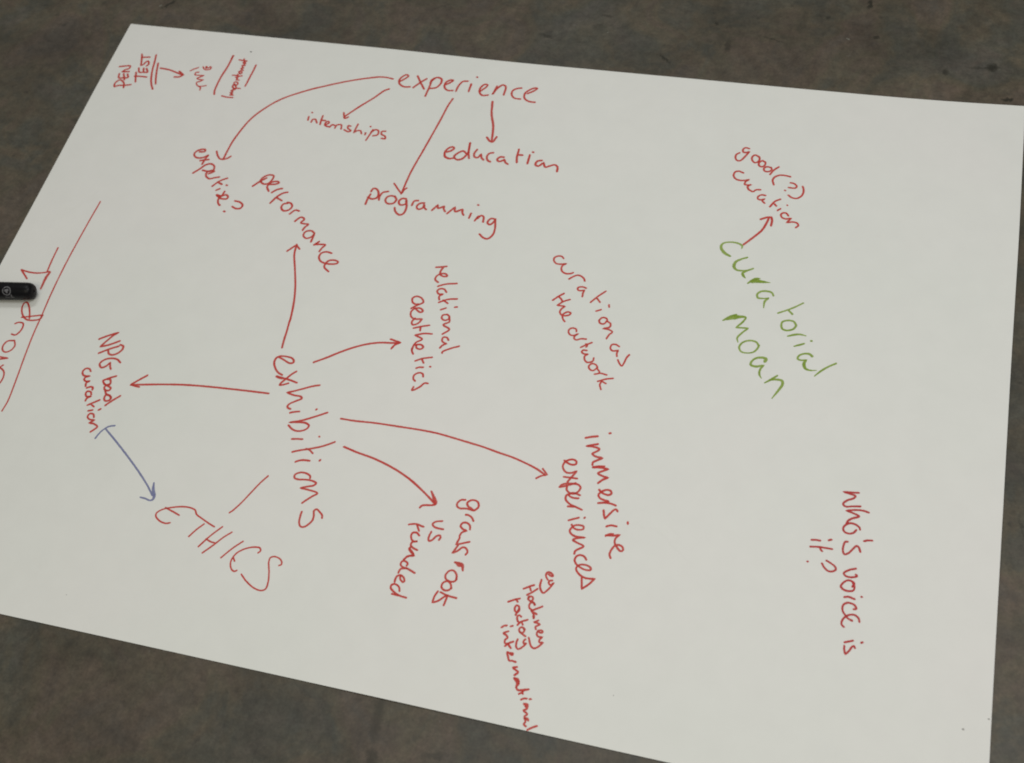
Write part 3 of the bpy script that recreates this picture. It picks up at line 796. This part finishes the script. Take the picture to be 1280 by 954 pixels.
189:521,-1913,0.79 554,-1929,1.42 566,-1932,0.79
148:561,-2038 551,-2000 522,-1976 495,-1982 474,-2020 484,-2047 517,-2061 554,-2051 559,-2027
147:542,-2111 530,-2079 500,-2062 471,-2082 470,-2114 497,-2132 529,-2124 540,-2106
146:473,-2151 529,-2166 598,-2172
146:453,-2149 439,-2189 436,-2238! 475,-2216 510,-2178 530,-2160 527,-2200 522,-2241
#handwritten_word|vs in red between grass roots and funded
154:338,-1620 290,-1635 273,-1657 296,-1677 362,-1682
152:281,-1716 273,-1760 281,-1788 302,-1781 327,-1743 350,-1733 360,-1749 353,-1769
#handwritten_word|funded in red, running down
154:99,-1693 145,-1680 212,-1690
154:162,-1687 188,-1728
153:201,-1763 176,-1745 148,-1750 141,-1776 156,-1806 175,-1815 201,-1808! 163,-1823 160,-1847 181,-1864 217,-1875
151:155,-1872 185,-1896 206,-1919! 161,-1934 141,-1964
151:161,-1863 158,-1881 208,-1922! 165,-1934 139,-1965
150:174,-2006 178,-1990 153,-1974 132,-1981 128,-2006 150,-2022 180,-2025 248,-2048
150:180,-2025 138,-2039 130,-2070
149:152,-2086 157,-2112 183,-2131 192,-2122 175,-2094 151,-2084 131,-2093 123,-2113 123,-2142
148:178,-2201 167,-2174 133,-2157 108,-2168 109,-2191 139,-2214 179,-2232 241,-2240
148:130,-2232 180,-2235
#handwritten_word|NPG bad in red at the tip of the left arrow
179:-2970,-582 -2905,-537 -2825,-492 -2855,-521 -2896,-588 -2929,-650! -2866,-624 -2781,-569
177:-2770,-619 -2838,-657 -2916,-712
177:-2763,-603 -2730,-613 -2725,-641 -2749,-682 -2787,-707 -2825,-703 -2845,-673
176:-2692,-765 -2730,-742 -2780,-739 -2840,-764 -2864,-805 -2839,-837 -2806,-824 -2777,-779! -2767,-810 -2748,-838
173:-2672,-892 -2722,-919 -2770,-952! -2744,-980 -2706,-988 -2695,-964 -2713,-932 -2737,-932
173:-2744,-980 -2703,-994 -2673,-1007 -2680,-1030 -2714,-1032 -2732,-1007 -2715,-982 -2699,-972
172:-2713,-1034 -2689,-1065 -2654,-1073
171:-2633,-1098 -2653,-1076 -2688,-1075 -2690,-1108 -2672,-1126 -2642,-1117 -2633,-1091 -2654,-1073
171:-2563,-1061 -2610,-1111 -2654,-1166
#handwritten_word|curation in red below the bad curation heading
167:-2911,-888 -2934,-867 -2964,-870 -2980,-898 -2966,-928 -2937,-938 -2898,-931! -2932,-948 -2936,-970 -2909,-984 -2880,-975! -2903,-997 -2896,-1028
166:-2880,-1041 -2849,-1025 -2828,-1029 -2824,-1049
165:-2814,-1094 -2828,-1071 -2860,-1070 -2865,-1096 -2842,-1117 -2808,-1107! -2838,-1134 -2840,-1155
164:-2721,-1127 -2805,-1190
164:-2770,-1182 -2745,-1194
163:-2694,-1216 -2678,-1203
163:-2777,-1238 -2743,-1225
162:-2703,-1286 -2718,-1261 -2750,-1259 -2760,-1289 -2734,-1309 -2687,-1307 -2723,-1342! -2679,-1341 -2639,-1361 -2652,-1385 -2676,-1414
#arrow|double-headed blue-grey arrow down to the slanting capitals
152:-2562,-1365 -2401,-1475 -2166,-1647 -2018,-1769 -1944,-1841
144:-2612,-1461 -2594,-1405 -2564,-1360 -2541,-1340 -2498,-1325
170:-1974,-1739,0.79 -1957,-1792,1.32 -1929,-1839,1.31 -1926,-1872,1.05 -1947,-1885,0.87 -1989,-1877,0.87 -2033,-1874,0.79
#underline|long straight red line beside the left edge heading
131:-3577,796 -3590,559 -3602,238 -3604,29 -3597,-242 -3584,-434 -3574,-637 -3554,-838 -3521,-1102 -3504,-1280 -3512,-1371
#underline|short slanting red line above the left edge heading
153:-3753,249 -3749,120 -3740,-4
#handwritten_word|group 1 in thin red at the left edge under the marker
160:-3987,-29 -3940,-68 -3892,-109
178:-3987,-29,0.90 -3903,-40,0.90 -3824,-38,0.90 -3761,-23,0.90 -3713,-8,1.08 -3721,-65,1.43 -3716,-190,0.89
154:-3757,-493 -3684,-471 -3576,-440
155:-3576,-440 -3582,-480 -3638,-504 -3706,-505 -3759,-468 -3796,-406 -3800,-354 -3782,-341 -3749,-367 -3707,-433 -3682,-491
153:-3787,-562 -3761,-545 -3715,-548 -3701,-587 -3710,-639 -3734,-669 -3771,-665
151:-3715,-721 -3774,-738 -3793,-785 -3778,-826 -3740,-842 -3700,-813 -3688,-767 -3715,-721
150:-3822,-934 -3691,-893! -3769,-894 -3805,-894
148:-3760,-985 -3721,-991 -3670,-1019 -3648,-1076 -3658,-1139 -3699,-1176 -3769,-1158 -3792,-1089 -3770,-1036 -3737,-1006 -3704,-963
"""

SPECKS = [(0.4032, -0.2369, .0008), (0.4182, -0.2271, .0007), (0.1819, -0.2618, .0004), (-0.2282, -0.2724, .0004)]
PEN_R = 0.0076
PEN_END = (-0.37003, -0.02650, 0.00839)
PEN_YAW = 0.14416
PEN_TILT = 0.0
EMB_X = -0.02131
EMB_A = 2.1587

def draw_ink():
    level = 0
    items = []
    for ln in INK.strip().split('\n'):
        if ln.startswith('#'):
            k, l = ln[1:].split('|'); items.append((k, l, []))
        else: items[-1][2].append(ln)
    for kind, label, lines in items:
        vs, fs, ed = [], [], []
        for ln in lines:
            w, body = ln.split(':')
            pts, brk = [], []
            for tok in body.split():
                brk.append(tok.endswith('!'))
                v = [float(q) for q in tok.rstrip('!').split(',')]
                pts.append((v[0] / 1e4, v[1] / 1e4, v[2] if len(v) > 2 else 1.0))
            level += 1
            stroke(vs, fs, ed, pts, brk, float(w) / 1e5, 6e-5 + 1.0e-6 * (level % 120))
        if 'green with' in label: ink = 'green'
        elif 'blue-grey' in label: ink = 'blue'
        elif 'dark red' in label: ink = 'darkred'
        elif kind == 'ink_dot': ink = 'grey'
        else: ink = 'red'
        o = link(kind, vs, fs, INKS[ink], paper)
        at = o.data.attributes.new('edge', 'FLOAT', 'POINT')
        at.data.foreach_set('value', ed)
        if label: o['label'] = label
draw_ink()

# tiny specks of dirt on the sheet
def speck(x, y, r):
    vs, fs = [], []
    for k in range(9):
        a = k * math.tau / 9
        q = r * (1 + .25 * math.sin(3 * a + x * 90))
        vs.append((x + q * math.cos(a), y + q * .8 * math.sin(a), hgt(x, y) + 4.0e-5))
    vs.append((x, y, hgt(x, y) + r * .12))
    for k in range(9): fs.append((k, (k + 1) % 9, 9))
    link('dirt_speck', vs, fs, SPECK, paper, True)
m, nt, out = mat('grey_dirt'); bsdf(G(nt), out, (0.30, 0.29, 0.27), .8); SPECK = m
for x, y, r in SPECKS: speck(x, y, r)

# ---------------------------------------------------------------- marker pen
def lathe(name, prof, mtl, parent, seg=48, cap=True):
    """profile (distance along the pen's axis, radius); pen axis = +X"""
    vs, fs = [], []
    for d, r in prof:
        for k in range(seg):
            a = k * math.tau / seg
            vs.append((d, r * math.cos(a), r * math.sin(a)))
    n = len(prof)
    for i in range(n - 1):
        for k in range(seg):
            k2 = (k + 1) % seg
            fs.append((i * seg + k, i * seg + k2, (i + 1) * seg + k2, (i + 1) * seg + k))
    if cap:
        fs.append(tuple(range(seg))); fs.append(tuple((n - 1) * seg + k for k in reversed(range(seg))))
    return link(name, vs, fs, mtl, parent, True)

def make_marker():
    m, nt, out = mat('black_plastic'); g = G(nt)
    P = g.n('ShaderNodeTexCoord').outputs['Object']
    h = g.noise(P, 700, 3, .6).outputs[0]
    bsdf(g, out, g.mix(g.noise(P, 120, 3, .6).outputs[0], (0.0022, 0.0022, 0.0032), (0.004, 0.004, 0.0052)), .40, g.bump(h, .08, .0004), .2)
    black = m
    m, nt, out = mat('white_barrel_plastic'); g = G(nt)
    bsdf(g, out, g.mix(g.noise(g.n('ShaderNodeTexCoord').outputs['Object'], 40, 3, .6).outputs[0], (.62, .62, .60), (.68, .68, .66)), .35)
    white = m
    m, nt, out = mat('grey_print'); g = G(nt)
    bsdf(g, out, g.mix(g.noise(g.n('ShaderNodeTexCoord').outputs['Object'], 1500, 3, .6).outputs[0], (.07, .07, .075), (.20, .20, .21)), .5)
    grey = m
    root = bpy.data.objects.new('marker_pen', None)
    col.objects.link(root)
    root['label'] = 'black capped marker pen lying across the left edge of the paper'
    root['category'] = 'marker pen'
    R = PEN_R
    # the cap, end towards +X at 0
    prof = [(-.050, R * .985), (-.0495, R * 1.03), (-.030, R * 1.02), (-.012, R * 1.0), (-.0062, R * .985), (-.0040, R * .955),
            (-.0024, R * .88), (-.0012, R * .76), (-.0004, R * .58), (-.0001, R * .35), (0, R * .1)]
    cap = lathe('cap', prof, black, root, 56)
    lathe('collar', [(-.0555, R * .93), (-.0550, R * .99), (-.0505, R * .99), (-.0502, R * .93)], black, root)
    lathe('barrel', [(-.137, R * .90), (-.1368, R * .96), (-.0557, R * .96), (-.0556, R * .90)], white, root)
    lathe('end_plug', [(-.1400, R * .4), (-.1397, R * .74), (-.1387, R * .86), (-.1372, R * .90)], black, root)
    # printed emblem on the cap: ring with a small three-lobed figure, line of tiny print under it
    def onto(d, s, lift=.00007):
        a = EMB_A - s / R
        r = R * 1.012 + lift
        return (d, r * math.cos(a), r * math.sin(a))
    def patch(vs, fs, poly, lift):
        b = len(vs)
        for d, s in poly: vs.append(onto(d, s, lift))
        fs.append(tuple(range(b, b + len(poly))))
    vs, fs = [], []
    cx, rr = EMB_X, .0040
    K = 36
    for k in range(K):
        a0 = k * math.tau / K; a1 = (k + 1) * math.tau / K
        if 2.3 < a0 < 2.55: continue
        patch(vs, fs, [(cx + rr * math.cos(a0), rr * math.sin(a0)), (cx + rr * math.cos(a1), rr * math.sin(a1)),
                       (cx + (rr - .0009) * math.cos(a1), (rr - .0009) * math.sin(a1)), (cx + (rr - .0009) * math.cos(a0), (rr - .0009) * math.sin(a0))], .00007)
    for q, (ox, oy, r2) in enumerate([(-.0010, .0004, .0011), (.0007, .0008, .0012), (.0002, -.0010, .0010)]):
        patch(vs, fs, [(cx + ox + r2 * math.cos(k * math.tau / 8), oy + r2 * math.sin(k * math.tau / 8)) for k in range(8)], .00008 + q * .00001)
    patch(vs, fs, [(cx + .0030, -.0032), (cx + .0042, -.0030), (cx + .0045, -.0052), (cx + .0038, -.0054)], .00009)
    link('emblem', vs, fs, grey, cap)
    vs, fs = [], []
    r3 = random.Random(2); d = cx - .0022
    while d < cx + .0062:
        w = r3.uniform(.0003, .0006)
        patch(vs, fs, [(d, -.0061), (d + w, -.0061), (d + w, -.0053), (d, -.0053)], .00007)
        d += w + .0003
    link('fine_print', vs, fs, grey, cap)
    root.location = PEN_END
    root.rotation_euler = (0, PEN_TILT, PEN_YAW)
make_marker()
